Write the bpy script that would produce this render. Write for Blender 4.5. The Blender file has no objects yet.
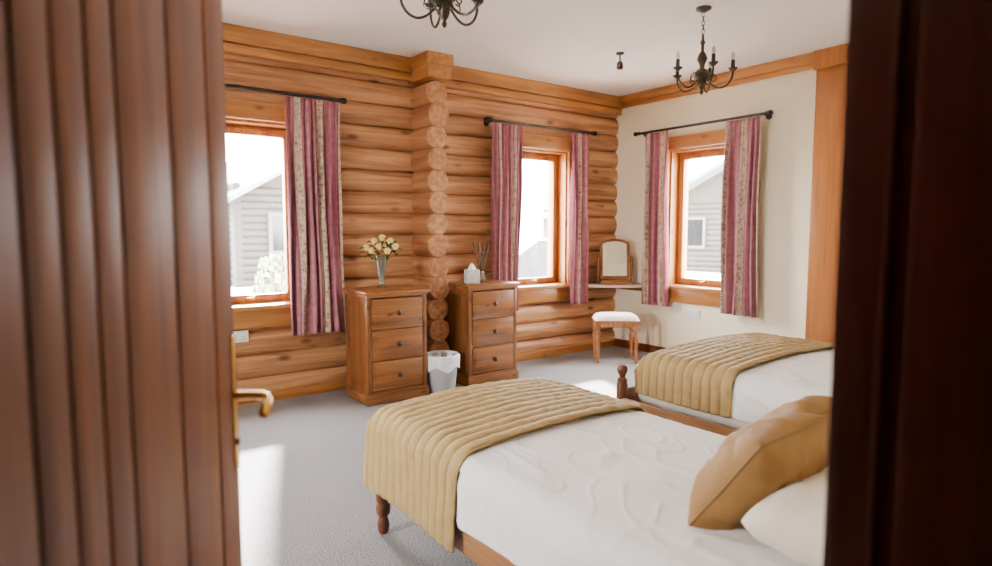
import bpy, bmesh, math, random
from mathutils import Vector, Matrix, noise
random.seed(7)
PI = math.pi
scene = bpy.context.scene
COL = scene.collection

# ------------------------------------------------------------------ helpers
def lin(c):
    o = []
    for v in c:
        v /= 255.0
        o.append(v/12.92 if v <= 0.04045 else ((v+0.055)/1.055)**2.4)
    return (o[0], o[1], o[2], 1.0)

class MB:
    def __init__(self):
        self.bm = bmesh.new()
        self.uv = None
    def _merge(self, tb, M=None, mi=0):
        if M is not None:
            tb.transform(M)
        for f in tb.faces:
            f.material_index = mi
        me = bpy.data.meshes.new('tmp'); tb.to_mesh(me); tb.free()
        self.bm.from_mesh(me); bpy.data.meshes.remove(me)
        return self
    def box(self, x0, x1, y0, y1, z0, z1, bev=0.0, M=None, mi=0, seg=2):
        tb = bmesh.new()
        bmesh.ops.create_cube(tb, size=1.0)
        for v in tb.verts:
            v.co.x = x0+(v.co.x+.5)*(x1-x0)
            v.co.y = y0+(v.co.y+.5)*(y1-y0)
            v.co.z = z0+(v.co.z+.5)*(z1-z0)
        if bev > 0:
            bmesh.ops.bevel(tb, geom=list(tb.edges), offset=bev, segments=seg, affect='EDGES', profile=0.5)
        return self._merge(tb, M, mi)
    def lathe(self, prof, n=24, c=(0, 0, 0), M=None, mi=0, cap=True):
        tb = bmesh.new()
        rings = []
        for r, z in prof:
            rings.append([tb.verts.new((c[0]+r*math.cos(2*PI*k/n), c[1]+r*math.sin(2*PI*k/n), c[2]+z)) for k in range(n)])
        for a, b in zip(rings[:-1], rings[1:]):
            for k in range(n):
                tb.faces.new((a[k], a[(k+1) % n], b[(k+1) % n], b[k]))
        if cap:
            if prof[0][0] > 1e-5: tb.faces.new(list(reversed(rings[0])))
            if prof[-1][0] > 1e-5: tb.faces.new(rings[-1])
        bmesh.ops.remove_doubles(tb, verts=list(tb.verts), dist=1e-6)
        bmesh.ops.recalc_face_normals(tb, faces=list(tb.faces))
        return self._merge(tb, M, mi)
    def tube(self, pts, r, n=10, mi=0, M=None, closed=False):
        tb = bmesh.new()
        pts = [Vector(p) for p in pts]
        rs = r if isinstance(r, (list, tuple)) else [r]*len(pts)
        rings = []
        prev = None
        N = len(pts)
        for i, p in enumerate(pts):
            if closed:
                t = (pts[(i+1) % N]-pts[i-1]).normalized()
            else:
                t = (pts[min(i+1, N-1)]-pts[max(i-1, 0)]).normalized()
            if prev is None:
                up = Vector((0, 0, 1)) if abs(t.z) < .9 else Vector((1, 0, 0))
                a = t.cross(up).normalized()
            else:
                a = (prev - t*prev.dot(t)).normalized()
            prev = a
            b = t.cross(a)
            rings.append([tb.verts.new(p+(a*math.cos(2*PI*k/n)+b*math.sin(2*PI*k/n))*rs[i]) for k in range(n)])
        prs = list(zip(rings[:-1], rings[1:]))
        if closed: prs.append((rings[-1], rings[0]))
        for a, b in prs:
            for k in range(n):
                tb.faces.new((a[k], a[(k+1) % n], b[(k+1) % n], b[k]))
        if not closed:
            tb.faces.new(list(reversed(rings[0]))); tb.faces.new(rings[-1])
        bmesh.ops.recalc_face_normals(tb, faces=list(tb.faces))
        return self._merge(tb, M, mi)
    def prism(self, poly, d0, d1, M=None, mi=0):
        # polygon in XZ extruded along Y
        tb = bmesh.new()
        a = [tb.verts.new((p[0], d0, p[1])) for p in poly]
        b = [tb.verts.new((p[0], d1, p[1])) for p in poly]
        tb.faces.new(a); tb.faces.new(list(reversed(b)))
        n = len(poly)
        for k in range(n):
            tb.faces.new((a[k], b[k], b[(k+1) % n], a[(k+1) % n]))
        bmesh.ops.recalc_face_normals(tb, faces=list(tb.faces))
        return self._merge(tb, M, mi)
    def ringprism(self, outer, inner, d0, d1, M=None, mi=0):
        tb = bmesh.new()
        n = len(outer)
        L = [[tb.verts.new((p[0], d, p[1])) for p in poly] for poly, d in ((outer, d0), (inner, d0), (inner, d1), (outer, d1))]
        for q in range(4):
            A = L[q]; B = L[(q+1) % 4]
            for k in range(n):
                tb.faces.new((A[k], A[(k+1) % n], B[(k+1) % n], B[k]))
        bmesh.ops.recalc_face_normals(tb, faces=list(tb.faces))
        return self._merge(tb, M, mi)
    def ball(self, c, r, M=None, mi=0, sub=2, sc=(1, 1, 1)):
        tb = bmesh.new()
        bmesh.ops.create_icosphere(tb, subdivisions=sub, radius=r)
        for v in tb.verts:
            v.co = Vector((v.co.x*sc[0]+c[0], v.co.y*sc[1]+c[1], v.co.z*sc[2]+c[2]))
        return self._merge(tb, M, mi)
    def grid(self, fn, nu, nv, uvfn=None, mi=0):
        tb = bmesh.new()
        uvl = tb.loops.layers.uv.new('UVMap') if uvfn else None
        V = [[tb.verts.new(fn(i/nu, j/nv)) for j in range(nv+1)] for i in range(nu+1)]
        for i in range(nu):
            for j in range(nv):
                f = tb.faces.new((V[i][j], V[i+1][j], V[i+1][j+1], V[i][j+1]))
                if uvl:
                    for l, (a, b) in zip(f.loops, ((i, j), (i+1, j), (i+1, j+1), (i, j+1))):
                        l[uvl].uv = uvfn(a/nu, b/nv)
        return self._merge(tb, None, mi)
    def build(self, name, mats, parent=None, ang=38):
        if not isinstance(mats, (list, tuple)): mats = [mats]
        bm = self.bm
        for f in bm.faces: f.smooth = True
        for e in bm.edges:
            if len(e.link_faces) == 2:
                if e.calc_face_angle(0) > math.radians(ang): e.smooth = False
        me = bpy.data.meshes.new(name); bm.to_mesh(me); bm.free()
        o = bpy.data.objects.new(name, me); COL.objects.link(o)
        for m in mats: me.materials.append(m)
        if parent is not None: o.parent = parent
        return o

def tag(o, label=None, cat=None, group=None, kind=None):
    if label: o['label'] = label
    if cat: o['category'] = cat
    if group: o['group'] = group
    if kind: o['kind'] = kind
    return o
def thing(name, label, cat, loc=(0, 0, 0), rotz=0.0, group=None, kind=None):
    o = bpy.data.objects.new(name, None); COL.objects.link(o)
    o.empty_display_size = .1
    o.location = loc; o.rotation_euler = (0, 0, rotz)
    return tag(o, label, cat, group, kind)
def kids(o): return [c for c in bpy.data.objects if c.parent == o]
def T(x=0, y=0, z=0, rx=0, ry=0, rz=0):
    return Matrix.Translation((x, y, z)) @ Matrix.Rotation(rz, 4, 'Z') @ Matrix.Rotation(ry, 4, 'Y') @ Matrix.Rotation(rx, 4, 'X')

# ------------------------------------------------------------------ materials
def newmat(name):
    m = bpy.data.materials.new(name); m.use_nodes = True
    nt = m.node_tree
    return m, nt, nt.nodes, nt.links, nt.nodes['Principled BSDF']

def plain(name, rgb, rough=.5, metal=0, var=.06, scale=20, bump=0.0, bscale=200, trans=0, spec=.5):
    m, nt, N, L, P = newmat(name)
    tc = N.new('ShaderNodeTexCoord')
    no = N.new('ShaderNodeTexNoise'); no.inputs['Scale'].default_value = scale; no.inputs['Detail'].default_value = 4
    L.new(tc.outputs['Object'], no.inputs['Vector'])
    c = lin(rgb)
    r = N.new('ShaderNodeValToRGB')
    r.color_ramp.elements[0].position = .3; r.color_ramp.elements[1].position = .7
    r.color_ramp.elements[0].color = tuple(max(0, v*(1-var)) for v in c[:3])+(1,)
    r.color_ramp.elements[1].color = tuple(min(1, v*(1+var)) for v in c[:3])+(1,)
    L.new(no.outputs['Fac'], r.inputs['Fac']); L.new(r.outputs['Color'], P.inputs['Base Color'])
    P.inputs['Roughness'].default_value = rough; P.inputs['Metallic'].default_value = metal
    P.inputs['Specular IOR Level'].default_value = spec
    if trans: P.inputs['Transmission Weight'].default_value = trans
    if bump > 0:
        n2 = N.new('ShaderNodeTexNoise'); n2.inputs['Scale'].default_value = bscale; n2.inputs['Detail'].default_value = 3
        L.new(tc.outputs['Object'], n2.inputs['Vector'])
        b = N.new('ShaderNodeBump'); b.inputs['Strength'].default_value = bump; b.inputs['Distance'].default_value = .01
        L.new(n2.outputs['Fac'], b.inputs['Height']); L.new(b.outputs['Normal'], P.inputs['Normal'])
    return m

def wood(name, c1, c2, axis='x', rough=.45, knots=False, log=0.0, fine=9.0, knotcol=(95, 45, 22), spec=.4, coat=0.0, lo=.44, hi=.86, kscale=1.5, k0=.05, k1=.15):
    m, nt, N, L, P = newmat(name)
    tc = N.new('ShaderNodeTexCoord')
    def mp(al, ac):
        q = N.new('ShaderNodeMapping')
        s = [ac, ac, ac]; s['xyz'.index(axis)] = al
        q.inputs['Scale'].default_value = s
        L.new(tc.outputs['Object'], q.inputs['Vector']); return q
    m1 = mp(.55, fine)
    n1 = N.new('ShaderNodeTexNoise'); n1.inputs['Scale'].default_value = 1.6; n1.inputs['Detail'].default_value = 6
    n1.inputs['Distortion'].default_value = 1.1
    L.new(m1.outputs[0], n1.inputs['Vector'])
    m2 = mp(2.0, 90)
    n2 = N.new('ShaderNodeTexNoise'); n2.inputs['Scale'].default_value = 1.5; n2.inputs['Detail'].default_value = 3
    L.new(m2.outputs[0], n2.inputs['Vector'])
    mx = N.new('ShaderNodeMath'); mx.operation = 'MULTIPLY_ADD'
    mx.inputs[1].default_value = .35
    L.new(n2.outputs['Fac'], mx.inputs[0]); L.new(n1.outputs['Fac'], mx.inputs[2])
    r = N.new('ShaderNodeValToRGB')
    r.color_ramp.elements[0].position = lo; r.color_ramp.elements[1].position = hi
    r.color_ramp.elements[0].color = lin(c1); r.color_ramp.elements[1].color = lin(c2)
    L.new(mx.outputs[0], r.inputs['Fac'])
    col = r.outputs['Color']
    if knots:
        m3 = mp(1.9, 4.2)
        v = N.new('ShaderNodeTexVoronoi'); v.inputs['Scale'].default_value = kscale
        v.inputs['Randomness'].default_value = 1
        L.new(m3.outputs[0], v.inputs['Vector'])
        kr = N.new('ShaderNodeValToRGB')
        kr.color_ramp.elements[0].position = k0; kr.color_ramp.elements[0].color = (1, 1, 1, 1)
        kr.color_ramp.elements[1].position = k1; kr.color_ramp.elements[1].color = (0, 0, 0, 1)
        L.new(v.outputs['Distance'], kr.inputs['Fac'])
        mm = N.new('ShaderNodeMath'); mm.operation = 'MULTIPLY'; mm.inputs[1].default_value = .85
        L.new(kr.outputs['Color'], mm.inputs[0])
        mc = N.new('ShaderNodeMixRGB'); mc.inputs['Color2'].default_value = lin(knotcol)
        L.new(mm.outputs[0], mc.inputs['Fac']); L.new(col, mc.inputs['Color1'])
        col = mc.outputs['Color']
    if log > 0:
        sp = N.new('ShaderNodeSeparateXYZ'); L.new(tc.outputs['Object'], sp.inputs[0])
        d = N.new('ShaderNodeMath'); d.operation = 'DIVIDE'; d.inputs[1].default_value = log
        L.new(sp.outputs['Z'], d.inputs[0])
        fl = N.new('ShaderNodeMath'); fl.operation = 'FLOOR'; L.new(d.outputs[0], fl.inputs[0])
        wn = N.new('ShaderNodeTexWhiteNoise'); wn.noise_dimensions = '1D'; L.new(fl.outputs[0], wn.inputs['W'])
        mr = N.new('ShaderNodeMapRange'); mr.inputs['To Min'].default_value = .86; mr.inputs['To Max'].default_value = 1.1
        L.new(wn.outputs['Value'], mr.inputs['Value'])
        hs = N.new('ShaderNodeHueSaturation'); L.new(mr.outputs[0], hs.inputs['Value']); L.new(col, hs.inputs['Color'])
        col = hs.outputs['Color']
    L.new(col, P.inputs['Base Color'])
    P.inputs['Roughness'].default_value = rough
    P.inputs['Specular IOR Level'].default_value = spec
    P.inputs['Coat Weight'].default_value = coat
    b = N.new('ShaderNodeBump'); b.inputs['Strength'].default_value = .2; b.inputs['Distance'].default_value = .004
    L.new(mx.outputs[0], b.inputs['Height']); L.new(b.outputs['Normal'], P.inputs['Normal'])
    return m

M = {}
M['log'] = wood('pine log', (120, 74, 43), (198, 143, 96), 'x', .5, True, .18, 9, (58, 29, 16), kscale=1.5, k0=.07, k1=.20, lo=.44, hi=.83)
M['logY'] = wood('pine log stub', (120, 74, 44), (188, 132, 88), 'y', .5, False, 0, 7)
M['trimX'] = wood('pine trim x', (126, 76, 32), (178, 122, 62), 'x', .35, True, 0, 9)
M['trimY'] = wood('pine trim y', (126, 76, 32), (178, 122, 62), 'y', .35, True, 0, 9)
M['trimZ'] = wood('pine trim z', (126, 76, 32), (178, 122, 62), 'z', .35, True, 0, 9)
M['boardZ'] = wood('pine panel z', (138, 80, 30), (168, 104, 46), 'z', .35, False, 0, 9)
M['chestX'] = wood('waxed pine x', (86, 48, 22), (146, 93, 48), 'x', .38, True, 0, 12, (42, 20, 10), kscale=2.6, k0=.06, k1=.19)
M['chestZ'] = wood('waxed pine z', (78, 43, 20), (134, 84, 42), 'z', .38, True, 0, 12, (42, 20, 10), kscale=2.6, k0=.06, k1=.19)
M['bedX'] = wood('bed pine x', (72, 38, 22), (112, 66, 40), 'x', .35, False, 0, 12)
M['bedY'] = wood('bed pine y', (118, 74, 42), (164, 114, 72), 'y', .35, False, 0, 12)
M['bedZ'] = wood('bed pine z', (72, 38, 22), (112, 66, 40), 'z', .3, False, 0, 12)
M['stoolZ'] = wood('stool pine', (140, 82, 46), (190, 130, 82), 'z', .35, False, 0, 14)
M['door'] = wood('varnished door', (88, 42, 20), (138, 80, 43), 'z', .4, False, 0, 10, spec=.35)
M['jamb'] = wood('dark stained frame', (72, 31, 19), (104, 52, 34), 'z', .35, False, 0, 10, spec=.4)
M['skirt'] = wood('skirting', (82, 38, 22), (116, 60, 34), 'y', .4)
M['cream'] = plain('cream plaster', (242, 232, 204), .85, var=.02, scale=3, bump=.05, bscale=60)
M['ceil'] = plain('white ceiling', (248, 245, 242), .9, var=.012, scale=2, bump=.03, bscale=60)
M['hall'] = plain('hall plaster', (110, 96, 80), .9, var=.02)
M['iron'] = plain('black iron', (14, 13, 13), .5, .3)
M['bronze'] = plain('aged bronze', (70, 60, 47), .33, .85, var=.3, scale=30)
M['candle'] = plain('candle sleeve', (50, 43, 37), .5)
M['bulb'] = plain('frosted bulb', (205, 205, 200), .2)
M['brass'] = plain('brass', (205, 160, 75), .25, 1, var=.08)
M['knob'] = plain('dark turned knob', (48, 27, 15), .35)
M['duvet'] = plain('white cotton', (233, 229, 228), .9, var=.015, bump=.15, bscale=350, spec=.2)
M['pillow'] = plain('pillow cotton', (228, 218, 204), .9, var=.015, bump=.15, bscale=350, spec=.2)
M['throw'] = plain('gold quilt', (162, 134, 84), .7, var=.07, bump=.3, bscale=240, spec=.35)
M['cushion'] = plain('ochre cushion', (140, 102, 50), .62, var=.10, bump=.35, bscale=240, spec=.4)
M['piping'] = plain('cushion piping', (124, 89, 44), .7)
M['mattress'] = plain('mattress ticking', (220, 216, 208), .9)
M['seat'] = plain('cream seat fabric', (232, 222, 205), .85)
M['white'] = plain('white plastic', (232, 232, 230), .4, var=.01)
M['binbody'] = plain('grey bin', (168, 169, 172), .5, var=.05)
M['liner'] = plain('white bin liner', (235, 236, 240), .35, var=.03, bump=.4, bscale=40)
M['rose'] = plain('cream rose', (238, 212, 122), .7, var=.12, scale=60)
M['leaf'] = plain('leaf green', (54, 84, 34), .55, var=.25, scale=40)
M['stemg'] = plain('stem green', (84, 116, 56), .6)
M['reed'] = plain('reed', (90, 64, 46), .8)
M['tissue'] = plain('tissue', (244, 244, 244), .9)
M['tbox'] = plain('tissue box card', (206, 206, 204), .7, var=.25, scale=45)
M['shelf'] = plain('pale shelf top', (206, 176, 166), .4, var=.05)
def endgrain():
    m, nt, N, L, P = newmat('log end grain')
    tc = N.new('ShaderNodeTexCoord')
    no = N.new('ShaderNodeTexNoise'); no.inputs['Scale'].default_value = 26; no.inputs['Detail'].default_value = 5
    L.new(tc.outputs['Object'], no.inputs['Vector'])
    r = N.new('ShaderNodeValToRGB')
    r.color_ramp.elements[0].position = .34; r.color_ramp.elements[1].position = .70
    r.color_ramp.elements[0].color = lin((134, 84, 49)); r.color_ramp.elements[1].color = lin((190, 134, 88))
    L.new(no.outputs['Fac'], r.inputs['Fac']); L.new(r.outputs['Color'], P.inputs['Base Color'])
    P.inputs['Roughness'].default_value = .7
    return m
M['end'] = endgrain()
def carpet():
    m, nt, N, L, P = newmat('grey carpet')
    tc = N.new('ShaderNodeTexCoord')
    a = N.new('ShaderNodeTexNoise'); a.inputs['Scale'].default_value = 165; a.inputs['Detail'].default_value = 5
    L.new(tc.outputs['Object'], a.inputs['Vector'])
    b = N.new('ShaderNodeTexNoise'); b.inputs['Scale'].default_value = 2.5; b.inputs['Detail'].default_value = 3
    L.new(tc.outputs['Object'], b.inputs['Vector'])
    r = N.new('ShaderNodeValToRGB')
    r.color_ramp.elements[0].position = .35; r.color_ramp.elements[1].position = .65
    r.color_ramp.elements[0].color = lin((84, 81, 82)); r.color_ramp.elements[1].color = lin((164, 160, 159))
    L.new(a.outputs['Fac'], r.inputs['Fac'])
    mr = N.new('ShaderNodeMapRange'); mr.inputs['To Min'].default_value = .90; mr.inputs['To Max'].default_value = 1.08
    L.new(b.outputs['Fac'], mr.inputs['Value'])
    hs = N.new('ShaderNodeHueSaturation'); L.new(mr.outputs[0], hs.inputs['Value']); L.new(r.outputs['Color'], hs.inputs['Color'])
    L.new(hs.outputs['Color'], P.inputs['Base Color'])
    P.inputs['Roughness'].default_value = .95; P.inputs['Specular IOR Level'].default_value = .1
    bp = N.new('ShaderNodeBump'); bp.inputs['Strength'].default_value = .5; bp.inputs['Distance'].default_value = .005
    L.new(a.outputs['Fac'], bp.inputs['Height']); L.new(bp.outputs['Normal'], P.inputs['Normal'])
    return m
M['carpet'] = carpet()
def glassmat(name, gl=.06, tint=(1, 1, 1, 1)):
    m, nt, N, L, P = newmat(name)
    N.remove(P)
    t = N.new('ShaderNodeBsdfTransparent'); t.inputs['Color'].default_value = tint
    g = N.new('ShaderNodeBsdfGlossy'); g.inputs['Roughness'].default_value = .02
    x = N.new('ShaderNodeMixShader'); x.inputs['Fac'].default_value = gl
    L.new(t.outputs[0], x.inputs[1]); L.new(g.outputs[0], x.inputs[2])
    L.new(x.outputs[0], N['Material Output'].inputs['Surface'])
    return m
M['glass'] = glassmat('window glass', .04)
M['vase'] = glassmat('vase glass', .22, (.82, .88, .88, 1))
def mirror():
    m, nt, N, L, P = newmat('mirror glass')
    P.inputs['Metallic'].default_value = 1; P.inputs['Roughness'].default_value = .03
    P.inputs['Base Color'].default_value = (.85, .87, .86, 1)
    return m
M['mirror'] = mirror()
def curtainmat():
    m, nt, N, L, P = newmat('striped curtain')
    uv = N.new('ShaderNodeUVMap'); uv.uv_map = 'UVMap'
    sp = N.new('ShaderNodeSeparateXYZ'); L.new(uv.outputs[0], sp.inputs[0])
    d = N.new('ShaderNodeMath'); d.operation = 'DIVIDE'; d.inputs[1].default_value = .30
    L.new(sp.outputs['X'], d.inputs[0])
    fr = N.new('ShaderNodeMath'); fr.operation = 'FRACT'; L.new(d.outputs[0], fr.inputs[0])
    r = N.new('ShaderNodeValToRGB'); cr = r.color_ramp; cr.interpolation = 'LINEAR'
    stops = [(0, (154, 92, 104)), (.12, (146, 84, 96)), (.2, (168, 118, 124)), (.27, (146, 84, 96)), (.46, (142, 82, 93)), (.55, (164, 112, 118)), (.62, (128, 70, 80)), (.65, (194, 172, 150)), (.905, (196, 174, 152)), (.935, (128, 70, 80)), (.97, (154, 92, 104))]
    cr.elements[0].position = 0; cr.elements[0].color = lin(stops[0][1])
    cr.elements[1].position = stops[1][0]; cr.elements[1].color = lin(stops[1][1])
    for p, c in stops[2:]:
        e = cr.elements.new(p); e.color = lin(c)
    L.new(fr.outputs[0], r.inputs['Fac'])
    v = N.new('ShaderNodeTexVoronoi'); v.inputs['Scale'].default_value = 34; L.new(uv.outputs[0], v.inputs['Vector'])
    vr = N.new('ShaderNodeValToRGB')
    vr.color_ramp.elements[0].position = .28; vr.color_ramp.elements[0].color = (1, 1, 1, 1)
    vr.color_ramp.elements[1].position = .48; vr.color_ramp.elements[1].color = (0, 0, 0, 1)
    L.new(v.outputs['Distance'], vr.inputs['Fac'])
    n2 = N.new('ShaderNodeTexNoise'); n2.inputs['Scale'].default_value = 34; L.new(uv.outputs[0], n2.inputs['Vector'])
    fc = N.new('ShaderNodeValToRGB')
    fc.color_ramp.elements[0].position = .45; fc.color_ramp.elements[0].color = lin((166, 108, 110))
    fc.color_ramp.elements[1].position = .55; fc.color_ramp.elements[1].color = lin((142, 132, 104))
    L.new(n2.outputs['Fac'], fc.inputs['Fac'])
    g1 = N.new('ShaderNodeMath'); g1.operation = 'GREATER_THAN'; g1.inputs[1].default_value = .66; L.new(fr.outputs[0], g1.inputs[0])
    g2 = N.new('ShaderNodeMath'); g2.operation = 'LESS_THAN'; g2.inputs[1].default_value = .90; L.new(fr.outputs[0], g2.inputs[0])
    mm = N.new('ShaderNodeMath'); mm.operation = 'MULTIPLY'; L.new(g1.outputs[0], mm.inputs[0]); L.new(g2.outputs[0], mm.inputs[1])
    m3 = N.new('ShaderNodeMath'); m3.operation = 'MULTIPLY'; L.new(mm.outputs[0], m3.inputs[0]); L.new(vr.outputs['Color'], m3.inputs[1])
    mx = N.new('ShaderNodeMixRGB'); L.new(m3.outputs[0], mx.inputs['Fac']); L.new(r.outputs['Color'], mx.inputs['Color1']); L.new(fc.outputs['Color'], mx.inputs['Color2'])
    n3 = N.new('ShaderNodeTexNoise'); n3.inputs['Scale'].default_value = 20; n3.inputs['Detail'].default_value = 6; L.new(uv.outputs[0], n3.inputs['Vector'])
    mr = N.new('ShaderNodeMapRange'); mr.inputs['From Min'].default_value = .3; mr.inputs['From Max'].default_value = .7
    mr.inputs['To Min'].default_value = .74; mr.inputs['To Max'].default_value = 1.12
    L.new(n3.outputs['Fac'], mr.inputs['Value'])
    hs = N.new('ShaderNodeHueSaturation'); L.new(mr.outputs[0], hs.inputs['Value']); L.new(mx.outputs['Color'], hs.inputs['Color'])
    L.new(hs.outputs['Color'], P.inputs['Base Color'])
    P.inputs['Roughness'].default_value = .8; P.inputs['Specular IOR Level'].default_value = .2
    return m
M['curtain'] = curtainmat()

# ------------------------------------------------------------------ room dimensions
XL, XR = -1.3, 5.18        # side walls
YF, YB = .268, 4.76        # doorway wall, log wall
H = 2.74
WZ0, WZ1 = .74, 2.10       # window openings
W1 = (.93, 1.64); W2 = (3.74, 4.42); W3 = (3.31, 4.05)
W_FILL = (2.1, 2.8)            # unseen left wall window, added to let more light in
PITCH = .18

MB().box(XL-.3, XR+.3, -1.8, YB+.35, -.12, 0).build('floor', M['carpet'])['kind'] = 'structure'
MB().box(XL-.3, XR+.3, -1.8, YB+.35, H, H+.12).build('ceiling', M['ceil'])['kind'] = 'structure'

def log_wall():
    b = MB()
    y0, y1 = YB+.05, YB+.30
    xs = [XL-.3, W1[0], W1[1], W2[0], W2[1], XR+.3]
    for i in range(0, 5):
        if i % 2 == 0: b.box(xs[i], xs[i+1], y0, y1, 0, H)
        else:
            b.box(xs[i], xs[i+1], y0, y1, 0, WZ0); b.box(xs[i], xs[i+1], y0, y1, WZ1, H)
    k = 0
    while k*PITCH < H:
        za = k*PITCH; zb = min(H, za+PITCH)
        segs = [(XL, XR)]
        if zb > WZ0+.01 and za < WZ1-.01:
            segs = [(XL, W1[0]), (W1[1], W2[0]), (W2[1], XR)]
        zc = za+PITCH/2
        for (a, c) in segs:
            n = max(2, int((c-a)/.12))
            def fn(u, v, a=a, c=c, za=za, zc=zc, k=k):
                x = a+(c-a)*u
                th = (v-.5)*PI*.95
                w = .006*noise.noise(Vector((x*1.1, k*3.7, 0)))
                return (x, YB+.053-(.056+w)*math.cos(th), zc+(PITCH/2)*math.sin(th)/math.sin(.5*PI*.95))
            b.grid(fn, n, 16)
        k += 1
    o = b.build('wall_back', M['log'], ang=60)
    o['kind'] = 'structure'
log_wall()

def side_wall(nm, x0, x1, o0, o1, zz0, zz1):
    b = MB()
    ys = [-1.8, o0, o1, YB+.35]
    b.box(x0, x1, ys[0], ys[1], 0, H); b.box(x0, x1, ys[2], ys[3], 0, H)
    b.box(x0, x1, ys[1], ys[2], 0, zz0); b.box(x0, x1, ys[1], ys[2], zz1, H)
    b.build(nm, M['cream'])['kind'] = 'structure'
side_wall('wall_right', XR, XR+.30, W3[0], W3[1], WZ0, WZ1)
side_wall('wall_left', XL-.3, XL, W_FILL[0], W_FILL[1], WZ0, WZ1)
b = MB(); b.box(XL, -.245, .12, YF, 0, H); b.box(.645, XR, .12, YF, 0, H); b.box(-.245, .645, .12, YF, 2.06, H)
b.build('wall_front', M['cream'])['kind'] = 'structure'
b = MB(); b.box(XL, 1.9, -1.8, -1.65, 0, H); b.box(1.9, 2.05, -1.8, .12, 0, H)
b.build('wall_hall', M['hall'])['kind'] = 'structure'

# crossing log stubs
b = MB()
CX = 2.70
k = 0
z = .0
while z < 2.50:
    zc = z+PITCH/2
    r = .101 + .0015*math.sin(k*2.3)
    yend = YB-.29+(.010 if k % 2 else -.008)
    xo = .006*math.sin(k*1.7)
    Mx = T(CX+xo, YB+.04, zc, rx=PI/2)
    Ln = (YB+.04)-yend
    b.lathe([(r, 0), (r, Ln-.010), (r-.009, Ln)], 28, M=Mx)
    z += PITCH; k += 1
for f in b.bm.faces:
    if len(f.verts) > 8 and f.normal.y < -.5: f.material_index = 1
b.build('wall_log_stub', [M['logY'], M['end']], ang=30)['kind'] = 'structure'

# crown boards and skirtings
b = MB()
for a, c in ((XL, CX-.11), (CX+.11, XR)):
    b.box(a, c, YB-.07, YB+.05, H-.12, H, .006)
    b.box(a, c, YB-.05, YB+.05, H-.19, H-.125, .006)
b.build('trim_1', M['trimX'])['kind'] = 'structure'
b = MB()
b.box(CX-.125, CX+.125, YB-.34, YB+.05, H-.09, H, .006)
b.box(CX-.11, CX+.11, YB-.325, YB+.05, H-.20, H-.09, .006)
b.build('trim_2', M['trimY'])['kind'] = 'structure'
b = MB()
b.box(XR-.06, XR, YF, YB-.07, H-.085, H, .006); b.box(XR-.035, XR, YF, YB-.05, H-.125, H-.085, .005)
b.build('trim_3', M['trimY'])['kind'] = 'structure'
b = MB(); b.box(XR-.045, XR, 2.20, 2.59, 0, H-.13, .004)
b.box(XR-.085, XR, 2.20, 2.60, H-.15, H, .006)
b.build('trim_4', M['boardZ'])['kind'] = 'structure'
MB().box(XR-.022, XR, 2.6, YB-.02, 0, .085, .004).build('baseboard_right', M['skirt'])['kind'] = 'structure'
MB().box(XL, XR-.03, YB-.035, YB+.05, 0, .07, .006).build('baseboard_back', M['trimX'])['kind'] = 'structure'

# ------------------------------------------------------------------ windows
def window(n, w, Mw):
    """local frame: x along the wall, y into the wall, wall face at y=0"""
    hw = w/2
    e = thing('window_%d' % n, None, None, kind='structure')
    e.matrix_world = Mw
    b = MB()
    b.box(-hw-.075, -hw, -.035, .05, WZ0, WZ1, .004)
    b.box(hw, hw+.075, -.035, .05, WZ0, WZ1, .004)
    b.build('casing', M['trimZ'], e)
    b = MB()
    b.box(-hw-.09, hw+.09, -.04, .05, WZ1, WZ1+.13, .004)
    b.box(-hw-.075, hw+.075, -.03, .05, WZ0-.17, WZ0-.03, .004)
    b.build('casing', M['trimX'], e)
    b = MB(); b.box(-hw-.10, hw+.10, -.075, .16, WZ0-.03, WZ0+.004, .006); b.build('sill', M['trimX'], e)
    b = MB()
    b.box(-hw, -hw+.02, .0, .28, WZ0, WZ1); b.box(hw-.02, hw, .0, .28, WZ0, WZ1)
    b.box(-hw+.02, hw-.02, .0, .28, WZ1-.02, WZ1)
    b.build('reveal', M['trimZ'], e)
    b = MB()
    def fr(h0, t, z0, z1, y0, y1):
        b.box(-h0, -h0+t, y0, y1, z0, z1, .004); b.box(h0-t, h0, y0, y1, z0, z1, .004)
        b.box(-h0+t, h0-t, y0, y1, z1-t, z1, .004); b.box(-h0+t, h0-t, y0, y1, z0, z0+t, .004)
    fr(hw-.02, .03, WZ0, WZ1-.02, .12, .20)
    b.build('frame', M['trimZ'], e)
    b = MB()
    fr(hw-.045, .045, WZ0+.025, WZ1-.045, .105, .165)
    s = b.build('sash', M['trimZ'], e)
    MB().box(-hw+.08, hw-.08, .134, .138, WZ0+.06, WZ1-.08).build('pane', M['glass'], s)
    b = MB(); b.box(-.012, .012, .085, .108, WZ0+.03, WZ0+.06, .003); b.box(-.05, .012, .078, .09, WZ0+.04, WZ0+.052, .003)
    b.build('window_latch', M['brass'], s)
    return e
window(1, W1[1]-W1[0], T((W1[0]+W1[1])/2, YB, 0))
window(2, W2[1]-W2[0], T((W2[0]+W2[1])/2, YB, 0))
window(3, W3[1]-W3[0], T(XR, (W3[0]+W3[1])/2, 0, rz=-PI/2))
window(4, W_FILL[1]-W_FILL[0], T(XL, (W_FILL[0]+W_FILL[1])/2, 0, rz=PI/2))  # added window, never in view, brightens the room from the left

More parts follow.
